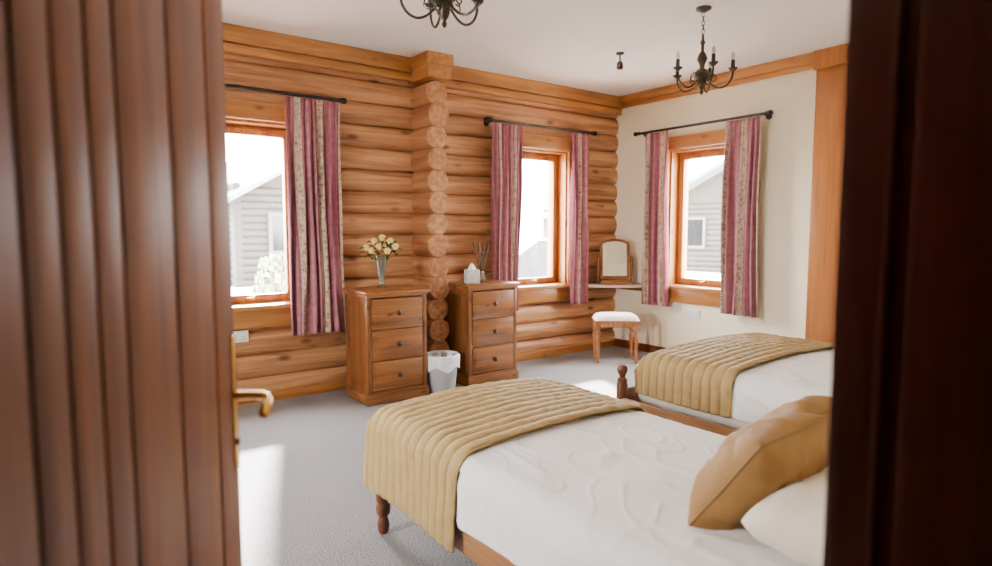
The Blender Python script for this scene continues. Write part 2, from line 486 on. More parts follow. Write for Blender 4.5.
# ------------------------------------------------------------------ curtain rods and curtains
def rod(label, L, Mw):
    e = thing('curtain_rod', label, 'curtain rod', group='black curtain rods')
    e.matrix_world = Mw
    b = MB(); b.tube([(-L/2, 0, 0), (L/2, 0, 0)], .0125, 14); b.build('pole', M['iron'], e)
    for s in (-1, 1):
        b = MB(); b.ball((s*(L/2+.022), 0, 0), .024, sub=3); b.lathe([(.02, 0), (.016, .012), (.02, .02)], 14, M=T(s*(L/2-.012), 0, 0, ry=PI/2)); b.build('finial', M['iron'], e)
        b = MB(); b.tube([(s*(L/2-.045), 0, 0), (s*(L/2-.045), .06, -.01), (s*(L/2-.045), .10, -.012)], .008, 8)
        b.lathe([(.028, 0), (.028, .008), (.012, .014)], 16, M=T(s*(L/2-.045), .102, -.012, rx=PI/2)); b.build('bracket', M['iron'], e)
    return e
RZ = 2.30
rod('long black curtain rod over the window nearest the open door', 1.36, T(1.255, YB-.115, RZ))
rod('black curtain rod over the log wall window beside the corner', 1.34, T(4.01, YB-.115, RZ))
rod('black curtain rod mounted on the cream wall', 1.44, T(XR-.105, 3.68, RZ, rz=-PI/2))

def curtain(label, P0, al, Lt, Lb, sh, folds, seed, uoff, zb=.53):
    P0 = Vector((P0[0], P0[1], 0)); al = Vector((al[0], al[1], 0)); nr = Vector((al.y, -al.x, 0))
    zt = RZ-.020
    def fn(u, v):
        z = zt+(zb-zt)*v
        L = Lt+(Lb-Lt)*(v**.8)
        L *= 1-.04*math.sin(PI*v)
        A = .010+.024*min(1, v*3)
        dr = noise.noise(Vector((seed, v*1.1, u*2.2)))
        ph = 2*PI*folds*(u+dr*.10+.04*math.sin(u*9+seed)) + .35*math.sin(v*2.5+seed)
        fine = .006*math.sin(2*PI*folds*2.6*u+seed)*math.exp(-v*3)
        uu = u+.012*math.sin(2*PI*folds*u*2+seed)*v
        amp = .8+.6*noise.noise(Vector((u*4+seed, v*1.2, 2)))
        off = A*amp*(math.sin(ph)+.3*math.sin(ph*1.9+seed*2+v*1.5))+fine
        wob = .012*noise.noise(Vector((u*5, v*2, seed)))
        p = P0+al*(sh*v+uu*L+wob)+nr*(off+wob*1.5+.010)
        zz = z + (.004*math.sin(ph*1.0+1) if v > .98 else 0)
        return (p.x, p.y, zz)
    b = MB(); b.grid(fn, int(folds*16), 44, lambda u, v: (u*Lt*1.75+uoff, v*1.77))
    o = b.build('curtain', M['curtain'], ang=120)
    md = o.modifiers.new('solid', 'SOLIDIFY'); md.thickness = .004; md.offset = 0
    tag(o, label, 'curtain', 'pink and cream striped curtains')
    return o
cy = YB-.115
curtain('wide pink striped curtain beside the window nearest the open door', (1.49, cy), (1, 0), .43, .45, .0, 6, 1.0, .06, .50)
curtain('pink striped curtain at the far side of the window behind the open door', (.60, cy), (1, 0), .36, .36, .0, 5, 7.0, .1)
curtain('striped curtain with cream middle, just right of the white tissue box and reeds', (3.37, cy), (1, 0), .36, .32, .0, 5, 2.0, .06)
curtain('narrow pink curtain beside the dressing mirror, on the log wall', (4.36, cy), (1, 0), .26, .26, .0, 4, 3.5, .0)
cx = XR-.105
curtain('pink and cream curtain on the cream wall nearest the room corner', (cx, 4.29), (0, -1), .30, .33, .0, 4.5, 4.2, .12)
curtain('pink and cream curtain on the cream wall farthest from the room corner', (cx, 3.36), (0, -1), .36, .39, .0, 5, 5.1, .20)

# ------------------------------------------------------------------ chests of drawers
def chest(label, x, y):
    """front faces -y, origin bottom centre-front"""
    e = thing('chest_of_drawers', label, 'chest of drawers', (x, y, 0), 0, 'narrow pine chests')
    w, d, h = .25, .40, .85
    b = MB()
    for s in (-1, 1):
        xo, xi = s*w, s*(w-.018)
        b.box(min(xo, xi), max(xo, xi), .012, .06, .07, h-.03, .003)
        b.box(min(xo, xi), max(xo, xi), d-.05, d, .07, h-.03, .003)
        b.box(min(xo, xi), max(xo, xi), .06, d-.05, h-.09, h-.03, .003)
        b.box(min(xo, xi), max(xo, xi), .06, d-.05, .07, .14, .003)
        xo2 = s*(w-.008)
        b.box(min(xo2, xi), max(xo2, xi), .06, d-.05, .14, h-.09)
        b.box(min(s*w, s*(w-.035)), max(s*w, s*(w-.035)), .0, .014, .07, h-.03, .003)
    b.box(-w+.018, w-.018, d-.012, d, .07, h-.03)
    b.box(-w+.018, w-.018, .02, d-.012, .07, .09)
    b.build('carcass', M['chestZ'], e)
    zs = [.10, .335, .57, h-.045]
    for z0 in (.075, .335-.009, .57-.009, h-.05):
        b = MB(); b.box(-w+.03, w-.03, .001, .04, z0, z0+.022, .002); b.build('rail', M['chestX'], e)
    b = MB(); b.box(-w-.022, w+.022, -.024, d+.005, h-.028, h, .009); b.box(-w-.010, w+.010, -.012, d, h-.042, h-.028, .004)
    b.build('top', M['chestX'], e)
    b = MB(); b.box(-w-.014, w+.014, -.016, d, 0, .075, .008); b.box(-w-.006, w+.006, -.008, d, .075, .088, .003)
    b.build('plinth', M['chestX'], e)
    for i in range(3):
        z0, z1 = zs[i]+.004, zs[i+1]-.014
        b = MB(); b.box(-w+.038, w-.038, -.006, .03, z0, z1, .006)
        b.box(-w+.06, w-.06, -.010, .0, z0+.022, z1-.022, .004)
        b.box(-w+.045, w-.045, .03, d-.03, z0+.01, z1-.03)
        dr = b.build('drawer', M['chestX'], e)
        b = MB(); b.lathe([(.009, 0), (.009, .010), (.019, .016), (.022, .024), (.014, .032), (.0, .034)], 16, M=T(0, -.009, (z0+z1)/2, rx=PI/2))
        b.build('knob', M['knob'], dr)
    return e
chest('three drawer pine chest with the vase of cream roses on top', 2.145, 4.16)
chest('three drawer pine chest with the tissue box and reed jar on top', 3.055, 4.18)

# waste bin
e = thing('waste_bin', 'small grey waste bin with a white liner between the two pine chests', 'waste bin', (2.553, 4.20, 0))
b = MB(); b.lathe([(.10, 0), (.105, .004), (.135, .29), (.139, .295), (.132, .293), (.10, .01)], 32, cap=False); b.lathe([(.10, 0), (0, .006)], 32)
b.build('body', M['binbody'], e)
def linerf(u, v):
    a = u*2*PI
    prof = [(.118, .18), (.1315, .285), (.137, .312), (.144, .306), (.146, .26), (.1425, .20)]
    q = v*(len(prof)-1); i = min(int(q), len(prof)-2); f = q-i
    r = prof[i][0]*(1-f)+prof[i+1][0]*f; z = prof[i][1]*(1-f)+prof[i+1][1]*f
    wv = .004*math.sin(a*9+v*3)+.005*noise.noise(Vector((math.cos(a)*4, math.sin(a)*4, v*3)))
    if v > .8: z += .018*math.sin(a*5+1)*(v-.8)*5
    return ((r+wv)*math.cos(a), (r+wv)*math.sin(a), z)
b = MB(); b.grid(linerf, 72, 20); b.build('liner', M['liner'], e, ang=120)

# ------------------------------------------------------------------ vase and roses
VX, VY, VZ = 2.125, 4.38, .852
e = thing('vase', 'clear flared glass vase on the chest nearest the open door', 'vase', (VX, VY, VZ))
b = MB(); b.lathe([(.036, 0), (.038, .006), (.020, .03), (.022, .07), (.034, .17), (.046, .245), (.0435, .245), (.031, .17), (.019, .07), (.014, .035), (0, .03)], 28)
b.build('bowl', M['vase'], e)
def rose_parts(e):
    b = MB()
    b.ball((0, 0, 0), .015, sub=2, sc=(1, 1, 1.15))
    for ring, (n, r, h) in enumerate(((4, .012, .006), (5, .019, -.002), (6, .026, -.010))):
        for k in range(n):
            a = 2*PI*k/n+ring*.5
            def pf(u, v, a=a, r=r, h=h):
                aa = a+(u-.5)*1.5
                rr = r*(.45+.6*v)+.004*math.sin(PI*u)
                zz = h-.014+.034*v-.006*(abs(u-.5)*2)**2*v
                return (rr*math.cos(aa), rr*math.sin(aa), zz)
            b.grid(pf, 5, 4)
    b.build('bloom', M['rose'], e, ang=120)
protos = None
rl = [('cream rose lowest at the left of the bunch', -.110, -.02, .315), ('cream rose at the top left of the bunch', -.060, .02, .362), ('cream rose at the front middle of the bunch', -.010, -.045, .322),
      ('cream rose highest in the bunch', .005, .015, .390), ('cream rose at the top right of the bunch', .068, .005, .365), ('cream rose at the far right of the bunch', .112, -.015, .322),
      ('cream rose low on the right of the bunch', .056, -.055, .288), ('cream rose low at the front left of the bunch', -.064, -.060, .288), ('cream rose at the back of the bunch', .022, .080, .34)]
for i, (lb, dx, dy, dz) in enumerate(rl):
    wx = dx*.805+dy*.593; wy = -dx*.593+dy*.805
    e = thing('rose', lb, 'rose', (VX+wx, VY+wy, VZ+dz), random.random()*6, 'cream roses in the glass vase')
    rz = e.rotation_euler.z
    if protos is None:
        rose_parts(e); protos = kids(e)[0]
    else:
        c = protos.copy(); COL.objects.link(c); c.parent = e
    inv = Matrix.Rotation(-rz, 3, 'Z')
    base = inv @ Vector((-wx*.88, -wy*.88, -dz+.05)); mid = inv @ Vector((-wx*.6, -wy*.6, -dz+.23))
    b = MB(); b.tube([(0, 0, -.01), tuple(mid), tuple(base)], .0022, 6); b.build('stem', M['stemg'], e)
    for q in range(4):
        b = MB()
        a = random.random()*6.28; ln = .065
        def lf(u, v, a=a, ln=ln, q=q):
            w = .022*math.sin(PI*min(1, u*.98+.02))*(v-.5)*2
            x = u*ln; z = -.018-.016*q+.015*math.sin(PI*u)-.006*u
            return (x*math.cos(a)-w*math.sin(a), x*math.sin(a)+w*math.cos(a), z+abs(w)*.4)
        b.grid(lf, 6, 2)
        b.build('leaf', M['leaf'], e, ang=120)

# ------------------------------------------------------------------ tissue box, reed jar
e = thing('tissue_box', 'square white patterned tissue box with a tissue pulled up', 'tissue box', (2.925, 4.31, .852), -.35)
b = MB(); b.box(-.055, .055, -.055, .055, 0, .115, .003); b.build('box', M['tbox'], e)
def tis(u, v):
    a = u*2*PI
    r = .026*(1-v)**.7*(1+.35*math.sin(a*3+v))+.002
    return (r*math.cos(a)*1.2, r*math.sin(a)*.7, .113+.055*v)
b = MB(); b.grid(tis, 24, 6); b.build('tissue', M['tissue'], e, ang=120)
JX, JY = 3.06, 4.36
e = thing('reed_jar', 'small glass jar holding tall reed sticks', 'jar', (JX, JY, .852))
b = MB(); b.lathe([(.034, 0), (.036, .004), (.036, .062), (.020, .078), (.018, .095), (.015, .095), (.016, .078), (.032, .06), (.032, .006), (0, .006)], 22); b.build('bottle', M['vase'], e)
b = MB(); b.lathe([(.031, .007), (.031, .04), (0, .04)], 20); b.build('liquid', plain('scent oil', (150, 110, 96), .2), e)
rp = ['leftmost reed stick leaning out of the small jar', 'second reed stick from the left in the small jar', 'middle left reed stick in the small jar', 'middle right reed stick in the small jar', 'second reed stick from the right in the small jar', 'rightmost reed stick leaning out of the small jar']
for i in range(6):
    s = (i-2.5)/2.5
    tx, ty = s*.065*.805+.01*math.sin(i*2), -s*.065*.593+.02*math.cos(i*3)
    b = MB(); b.tube([(-tx*.12, -ty*.12, .012), (tx, ty, .345+.015*math.sin(i*4))], .0062, 8)
    o = b.build('reed_stick', M['reed']); o.location = (JX, JY, .852)
    tag(o, rp[i], 'reed stick', 'reeds in the jar')

# ------------------------------------------------------------------ corner dressing shelf, mirror, stool
e = thing('dressing_shelf', 'pale corner dressing shelf fixed between the log wall and cream wall', 'shelf', (XR-.004, YB-.014, 0))
def cpoly(a, bb, n=8):
    pts = [(0, 0), (-a, 0)]
    for k in range(1, n):
        t = k/n
        x = -a*(1-t); y = -bb*t
        bul = .10*math.sin(PI*t)
        pts.append((x-bul*bb/math.hypot(a, bb), y-bul*a/math.hypot(a, bb)))
    pts.append((0, -bb))
    return pts
b = MB(); b.prism(cpoly(.60, .50), .0, .028, M=T(0, 0, .728) @ Matrix(((1, 0, 0, 0), (0, 0, 1, 0), (0, -1, 0, 0), (0, 0, 0, 1))))
b.build('top', M['shelf'], e)
b = MB(); b.box(-.52, -.04, -.03, -.004, .65, .70, .003); b.build('cleat', M['chestX'], e)
b = MB(); b.box(-.03, -.004, -.42, -.004, .65, .70, .003); b.build('cleat', M['chestX'], e)

e = thing('dressing_mirror', 'small arched pine swing mirror on the corner shelf', 'mirror', (4.89, 4.51, .7295), -.60)
b = MB(); b.box(-.17, .17, -.06, .06, 0, .030, .006); b.box(-.15, .15, -.05, .05, .03, .045, .004); b.build('base', M['chestX'], e)
for s in (-1, 1):
    b = MB(); b.lathe([(.012, 0), (.016, .02), (.009, .035), (.009, .13), (.014, .15), (.014, .24), (.008, .255), (.013, .27), (0, .285)], 14, c=(s*.175, 0, .02)); b.build('upright', M['chestZ'], e)
def arch(w, z0, z1, rise, n=12):
    pts = [(-w, z0), (w, z0), (w, z1)]
    for k in range(1, n):
        t = k/n; x = w*(1-2*t)
        pts.append((x, z1+rise*math.sin(PI*t)**.8))
    pts.append((-w, z1)); return pts
Mt = T(0, -.004, .06, rx=-.10)
b = MB(); b.ringprism(arch(.155, 0, .38, .04), arch(.128, .027, .364, .03), -.014, .014, M=Mt); fo = b.build('frame', M['chestZ'], e)
b = MB(); b.prism(arch(.130, .025, .366, .031), -.004, .004, M=Mt); b.build('mirror_glass', M['mirror'], fo)

e = thing('stool', 'pine dressing stool with turned legs and cream padded seat', 'stool', (4.575, 4.20, 0), -.66)
for sx in (-1, 1):
    for sy in (-1, 1):
        b = MB(); b.lathe([(.012, 0), (.017, .015), (.010, .040), (.020, .065), (.012, .090), (.015, .12), (.024, .21), (.026, .24), (.014, .275), (.024, .295), (.014, .315), (.023, .335), (.023, .40)], 18, c=(sx*.185, sy*.12, 0)); b.build('leg', M['stoolZ'], e)
b = MB(); b.box(-.195, .195, -.132, -.110, .352, .405, .004); b.box(-.195, .195, .110, .132, .352, .405, .004)
b.box(-.195, -.173, -.12, .12, .352, .405, .004); b.box(.173, .195, -.12, .12, .352, .405, .004); b.build('apron', M['stoolZ'], e)
b = MB(); b.box(-.218, .218, -.152, .152, .405, .420, .005); b.build('seat_frame', M['stoolZ'], e)
def pad(u, v, s=1):
    x, y = (u-.5)*2, (v-.5)*2
    h = .06*(max(0, 1-abs(x)**6)**.5)*(max(0, 1-abs(y)**5)**.5)
    return (x*.215, y*.150, .420+h)
b = MB(); b.grid(pad, 24, 20); b.build('cushion', M['seat'], e, ang=120)

# ------------------------------------------------------------------ sockets
def socket(label, Mw, w=.146):
    e = thing('wall_socket', label, 'socket'); e.matrix_world = Mw
    b = MB(); b.box(-w/2, w/2, -.012, .0, -.043, .043, .004); b.build('plate', M['white'], e)
    for s in (-1, 1):
        b = MB(); b.box(s*w*.25-.006, s*w*.25+.006, -.016, -.011, .010, .030, .002); b.build('switch', M['white'], e)
        for dx, dz in ((0, -.004), (-.011, -.022), (.011, -.022)):
            b = MB(); b.box(s*w*.25+dx-.003, s*w*.25+dx+.003, -.0125, -.0115, dz-.004, dz+.004); b.build('pin_hole', M['iron'], e)
socket('white double socket on the log wall below the nearest window', T(1.14, YB-.003, .515))
socket('white double socket on the cream wall below the window', T(XR-.0005, 3.72, .47, rz=-PI/2))

# ------------------------------------------------------------------ chandeliers
def chandelier(label, x, y, rot):
    e = thing('chandelier', label, 'chandelier', (x, y, H), rot, 'bronze chandeliers')
    b = MB(); b.lathe([(.0, 0), (.050, -.001), (.048, -.012), (.026, -.024), (.010, -.032), (0, -.034)], 24); b.build('ceiling_rose', M['bronze'], e)
    b = MB()
    for k in range(5):
        z = -.045-.026*k
        pts = [(0.009*math.cos(t)*(1 if k % 2 else 0), .009*math.cos(t)*(0 if k % 2 else 1), z+.017*math.sin(t)) for t in [2*PI*q/12 for q in range(12)]]
        b.tube(pts, .0026, 6, closed=True)
    b.build('chain', M['bronze'], e)
    b = MB()
    pr = [(0, -.19), (.007, -.195), (.009, -.23), (.018, -.245), (.010, -.262), (.010, -.30), (.024, -.32), (.034, -.35), (.018, -.385), (.014, -.41), (.034, -.42), (.050, -.445), (.050, -.470), (.026, -.50), (.026, -.515), (.018, -.535), (.007, -.55), (.013, -.562), (.007, -.575), (0, -.58)]
    b.lathe([(r, z+.025) for r, z in pr], 22)
    b.build('column', M['bronze'], e)
    for k in range(5):
        a = 2*PI*k/5
        ca, sa = math.cos(a), math.sin(a)
        P = [(.020, -.440), (.045, -.475), (.080, -.505), (.120, -.515), (.160, -.495), (.185, -.455), (.190, -.415)]
        Q = []
        for i in range(len(P)-1):
            for t in (0, .33, .66):
                p0 = P[max(0, i-1)]; p1 = P[i]; p2 = P[i+1]; p3 = P[min(len(P)-1, i+2)]
                f = lambda A, B, C, D: .5*((2*B)+(-A+C)*t+(2*A-5*B+4*C-D)*t*t+(-A+3*B-3*C+D)*t**3)
                Q.append((f(p0[0], p1[0], p2[0], p3[0]), f(p0[1], p1[1], p2[1], p3[1])))
        Q.append(P[-1])
        b = MB(); b.tube([(r*ca, r*sa, z) for r, z in Q], .0062, 8)
        S = [(.03, -.42), (.06, -.415), (.085, -.435), (.09, -.46), (.075, -.475), (.06, -.465)]
        b.tube([(r*ca, r*sa, z) for r, z in S], .004, 6)
        arm = b.build('arm', M['bronze'], e)
        b = MB(); b.lathe([(.004, -.42), (.012, -.415), (.030, -.400), (.032, -.395), (.012, -.402), (.010, -.39)], 18, c=(.19*ca, .19*sa, 0)); b.build('drip_pan', M['bronze'], arm)
        b = MB(); b.lathe([(.0125, -.402), (.0125, -.345), (.008, -.342)], 14, c=(.19*ca, .19*sa, 0)); b.build('candle_sleeve', M['candle'], arm)
        b = MB(); b.lathe([(.007, -.344), (.0125, -.325), (.009, -.305), (.0, -.290)], 14, c=(.19*ca, .19*sa, 0)); b.build('bulb', M['bulb'], arm)
    return e
chandelier('bronze chandelier fully in view, hanging towards the cream wall', 3.55, 2.54, .35)
chandelier('bronze chandelier cut off by the top of the photo', 1.48, 2.39, .1)
e = thing('ceiling_spotlight', 'tiny dark fitting hanging from the white ceiling near the corner', 'ceiling fitting', (3.885, 3.565, H))
b = MB(); b.lathe([(0, 0), (.034, -.001), (.032, -.012), (.012, -.018), (0, -.018)], 20); b.build('base', M['bronze'], e)
b = MB(); b.tube([(0, 0, -.016), (0, 0, -.07)], .006, 8); b.build('stem', M['bronze'], e)
b = MB(); b.lathe([(.010, -.065), (.024, -.080), (.027, -.115), (.022, -.13), (0, -.132)], 18); b.build('lamp_head', M['bronze'], e)

# ------------------------------------------------------------------ beds
def bed(label, x0, x1, y0, y1, zt, posth, inset=.035):
    e = thing('bed', label, 'bed', ((x0+x1)/2, y0, 0), 0, 'pine framed beds')
    w = (x1-x0)/2; L = y1-y0
    for s in (-1, 1):
        b = MB()
        h = posth
        pr = [(.018, 0), (.026, .012), (.030, .04), (.022, .075), (.034, .09), (.036, .12), (.030, .135), (.036, .15), (.036, h-.12), (.030, h-.105), (.034, h-.09), (.018, h-.075), (.020, h-.07), (.034, h-.045), (.036, h-.028), (.026, h-.008), (0, h)]
        b.lathe([(r*.9, z) for r, z in pr], 22, c=(s*(w-.03), L+.03, 0))
        b.build('post', M['bedZ'], e)
        b = MB()
        b.lathe([(.018, 0), (.026, .012), (.030, .04), (.022, .075), (.034, .09), (.036, .15), (.036, .86), (.02, .88), (.034, .905), (.034, .925), (0, .95)], 22, c=(s*(w-.03), .0, 0))
        b.build('post', M['bedZ'], e)
        b = MB(); b.box(s*(w-.018)-.012, s*(w-.018)+.012, .02, L+.01, .20, .335, .005); b.build('side_rail', M['bedY'], e)
    b = MB(); b.box(-w+.05, w-.05, L+.015, L+.045, .19, posth-.15, .006); b.build('foot_rail', M['bedX'], e)
    b = MB(); b.box(-w+.05, w-.05, -.012, .012, .30, .72, .006); b.box(-w+.05, w-.05, -.02, .02, .72, .79, .012); b.build('headboard', M['bedX'], e)
    for k in range(9):
        b = MB(); b.box(-w+.03, w-.03, .12+k*(L-.25)/8.0-.035, .12+k*(L-.25)/8.0+.035, .285, .303); b.build('slat', M['bedX'], e)
    b = MB(); b.box(-w+inset, w-inset, .03, L-.03, .305, zt-.05, .05, seg=4); b.build('mattress', M['mattress'], e)
    return e

def drape(name, label, cat, mat, x0, x1, y0, y1, zt, crown, zl, zr, foot, off, wr, ridge, nu, nv, seed, group, flare=.0, rr=.075, slim=None):
    xa, xb = x0-off, x1+off
    hl = zt-rr-zl; hr = zt-rr-zr; q = PI/2*rr; W = xb-xa-2*rr
    TL = hl+q+W+q+hr
    hf = max(0, zt-rr-foot); TY = (y1-y0-rr)+q+hf
    def fn(u, v):
        s = u*TL
        if s < hl: x, dz, out = xa, zt-(zl+s), -1
        elif s < hl+q:
            a = (s-hl)/rr; x, dz, out = xa+rr-rr*math.cos(a), rr-rr*math.sin(a), -math.cos(a)
        elif s < hl+q+W:
            x, dz, out = xa+rr+(s-hl-q), 0, 0
        elif s < hl+2*q+W:
            a = (s-hl-q-W)/rr; x, dz, out = xb-rr+rr*math.sin(a), rr-rr*math.cos(a), math.sin(a)
        else:
            x, dz, out = xb, rr+(s-hl-2*q-W), 1
        t = v*TY
        Ly = y1-y0-rr
        if t < Ly: y, dy = y0+t, 0
        elif t < Ly+q:
            a = (t-Ly)/rr; y, dy = y1-rr+rr*math.sin(a), rr-rr*math.cos(a)
        else: y, dy = y1, rr+(t-Ly-q)
        mx = (x-(xa+xb)/2)/((xb-xa)/2)
        cr = crown*(1-mx*mx)
        z = zt+cr-max(dz, dy)
        if ridge > 0:
            tt = t+.004*noise.noise(Vector((s*6, t*6, seed)))
            rd = abs(math.sin(PI*tt/ridge))**.45*.0120
            rd *= 1+.40*noise.noise(Vector((s*32, t*14, seed)))
        else: rd = 0
        fl = 1.0
        if slim: fl = 1-min(1, max(0, (y-(slim-.06))/.08))
        p = Vector((s*2.0+seed, t*2.0, seed))
        n1 = (noise.noise(p)*wr + noise.noise(p*2.7)*wr*.5)
        n2 = 0
        if ridge == 0:
            c1 = 1-abs(noise.noise(Vector((s*6+seed, t*1.5+s*1.3, 4))))*8
            c2 = 1-abs(noise.noise(Vector((s*9-t*3+seed, t*5+s*2, 9))))*11
            n2 = (max(0, c1)*.6+max(0, c2)*.35)*wr
        d = rd+(n1+n2)*fl
        if dz > rr*.5:
            ho = (dz-rr*.5)
            wv = .006+.007*math.sin(t*14+seed) if ridge == 0 else .008*math.sin(t*9+seed)
            x += (-1 if out < 0 else 1)*(max(d, -.002)+(flare*ho+wv*min(1, ho*5))*fl - .018*(1-fl))
            z += n1*.3
        else: z += d
        if dy > rr*.7: y += rd+n1
        return (x, y, z)
    b = MB(); b.grid(fn, nu, nv)
    o = b.build(name, mat, ang=150)
    md = o.modifiers.new('solid', 'SOLIDIFY'); md.thickness = .008; md.offset = 0
    tag(o, label, cat, group)
    return o

bed('single pine bed nearest the camera, in front of the open door', 1.10, 2.05, .36, 2.32, .53, .47)
bed('pine bed farther from the camera, under the cream wall window', 2.65, 3.97, .36, 2.37, .57, .53, .07)
drape('duvet', 'white duvet on the bed nearest the camera', 'duvet', M['duvet'], 1.096, 2.06, .42, 2.30, .525, .028, .315, .30, .36, .004, .0085, 0, 220, 280, 3.1, 'white duvets', .03, slim=1.72)
drape('duvet', 'white duvet on the farther bed by the cream wall', 'duvet', M['duvet'], 2.73, 3.92, .42, 2.28, .575, .028, .37, .33, .40, .004, .009, 0, 170, 200, 8.1, 'white duvets', .03, slim=1.74)
drape('bed_throw', 'gold quilted throw across the foot of the bed nearest the camera', 'throw', M['throw'], 1.112, 2.05, 1.70, 2.385, .540, .030, .210, .25, .40, .020, .005, .056, 200, 280, 1.4, 'gold quilted throws', .02)
drape('bed_throw', 'gold quilted throw across the foot of the farther bed', 'throw', M['throw'], 2.735, 3.92, 1.72, 2.31, .592, .030, .37, .37, .45, .018, .005, .056, 200, 260, 5.4, 'gold quilted throws', .02)

def pillow(name, label, cat, mat, a, bb, h, Mw, group, seed=0, cr=1.0, pipe=None):
    def edge(x, y):
        pin = 1-.07*(1-abs(x))*abs(y)**2; pin2 = 1-.07*(1-abs(y))*abs(x)**2
        rc = 1-.05*(abs(x)*abs(y))**6
        return x*a*pin2*rc, y*bb*pin*rc
    def side(sg):
        def fn(u, v):
            x, y = math.sin((u-.5)*PI), math.sin((v-.5)*PI)
            if pipe: k = (max(0, 1-abs(x)**3.0)**.54)*(max(0, 1-abs(y)**3.0)**.54)
            else: k = (max(0, 1-x**4)**.5)*(max(0, 1-y**4)**.5)
            n = noise.noise(Vector((x*1.8+seed, y*1.8, seed)))*.014*k*cr + .010*noise.noise(Vector((x*4+seed, y*4, seed)))*k*cr
            ang_ = math.atan2(y, x); rad = min(1, math.hypot(x, y))
            n += .006*cr*math.sin(ang_*9+seed)*rad**3*k
            cre = 1-abs(noise.noise(Vector((x*2.2+seed, y*2.2+x, 3))))*6
            n -= max(0, cre)*.007*k*cr
            ex, ey = edge(x, y)
            return (ex, ey, sg*(h*k)+n)
        return fn
    b = MB(); b.grid(side(1), 48, 48); b.grid(side(-1), 48, 48)
    bmesh.ops.remove_doubles(b.bm, verts=list(b.bm.verts), dist=1e-4)
    bmesh.ops.recalc_face_normals(b.bm, faces=list(b.bm.faces))
    if not pipe:
        o = b.build(name, mat, ang=130); o.matrix_world = Mw
        tag(o, label, cat, group); return o
    e = thing(name, label, cat, group=group); e.matrix_world = Mw
    b.build('cover', mat, e, ang=130)
    pts = []
    n = 16
    for q in range(n): pts.append(edge(-1+2*q/n, -1)+(0,))
    for q in range(n): pts.append(edge(1, -1+2*q/n)+(0,))
    for q in range(n): pts.append(edge(1-2*q/n, 1)+(0,))
    for q in range(n): pts.append(edge(-1, 1-2*q/n)+(0,))
    b = MB(); b.tube(pts, .0040, 8, closed=True); b.build('piping', pipe, e)
    return e
pillow('pillow', 'white pillow under the ochre cushions on the nearest bed', 'pillow', M['pillow'], .37, .20, .082, T(1.615, .575, .628, rx=.04), None, 1)
pillow('cushion', 'ochre cushion nearest the camera, leaning on the white pillow', 'cushion', M['cushion'], .190, .170, .095, T(1.490, .855, .668, rx=-.96, rz=.05), 'ochre scatter cushions', 3, 1.2, M['piping'])
pillow('cushion', 'ochre cushion farther back, half hidden behind the other cushion', 'cushion', M['cushion'], .185, .165, .085, T(1.86, .965, .655, rx=-.80, rz=-.04), 'ochre scatter cushions', 5, 1.2, M['piping'])
pillow('pillow', 'white pillow on the near side of the farther bed', 'pillow', M['pillow'], .29, .21, .08, T(3.02, .66, .69, rx=.08), 'farther bed pillows', 11)
pillow('pillow', 'white pillow on the window side of the farther bed', 'pillow', M['pillow'], .29, .21, .08, T(3.63, .66, .69, rx=.08), 'farther bed pillows', 15)

# ------------------------------------------------------------------ door and frame
b = MB()
b.box(.60, .645, .10, .272, 0, 2.03, .003); b.box(-.245, -.20, .10, .272, 0, 2.03, .003); b.box(-.245, .645, .10, .272, 2.03, 2.07, .003)
b.box(.585, .605, .10, .212, 0, 2.03, .004); b.box(-.205, -.188, .10, .212, 0, 2.03, .004)
b.box(.592, .605, .228, .236, 0, 2.03, .003)
for y0, y1 in ((.095, .12), (.262, .284)):
    b.box(.613, .70, y0, y1, 0, 2.12, .005); b.box(-.30, -.225, y0, y1, 0, 2.12, .005); b.box(-.30, .70, y0, y1, 2.045, 2.12, .005)
b.build('trim_5', M['jamb'])['kind'] = 'structure'
ang = math.atan2(.675, .422)
e = thing('door_1', None, None, (-.198, .305, 0), ang, kind='structure')
DW = .815
b = MB()
b.box(0, DW, .008, .036, .01, 2.0)
ed = [.0, .10, .228, .355, .405, .455, .505, .625, .742, DW]
for a, c in zip(ed[:-1], ed[1:]):
    last = c == DW
    b.box(a+.0004, c-(.0005 if last else .005), .0, .012, .01, 2.0, .0022)
    if not last: b.tube([(c-.0026, .0040, .01), (c-.0026, .0040, 2.0)], .0020, 10)
    b.box(a+.0005, c-.001, .03, .042, .01, 2.0, .003)
b.build('leaf', M['door'], e)
def handle(s):
    y = 0 if s < 0 else .042
    h = MB(); h.box(.796, .813, min(y, y+s*.002), max(y, y+s*.002), .93, 1.14, .0008); hp = h.build('handle_plate', M['brass'], e)
    h = MB(); h.tube([(.802, y, 1.048), (.802, y+s*.030, 1.048), (.799, y+s*.045, 1.048), (.792, y+s*.054, 1.048), (.778, y+s*.060, 1.048), (.758, y+s*.063, 1.046), (.742, y+s*.064, 1.042), (.733, y+s*.063, 1.036)], [.0065, .0065, .007, .007, .0065, .007, .0075, .0065], 14)
    h.build('lever', M['brass'], hp)
    h = MB(); h.lathe([(.005, 0), (.005, .003), (0, .003)], 12, M=T(.804, y+s*.002, .975, rx=-s*PI/2)); h.build('keyhole', M['knob'], hp)
handle(-1); handle(1)
for z in (.25, 1.0, 1.75):
    h = MB(); h.tube([(-.004, .0, z-.045), (-.004, .0, z+.045)], .006, 8); h.build('hinge', M['brass'], e)

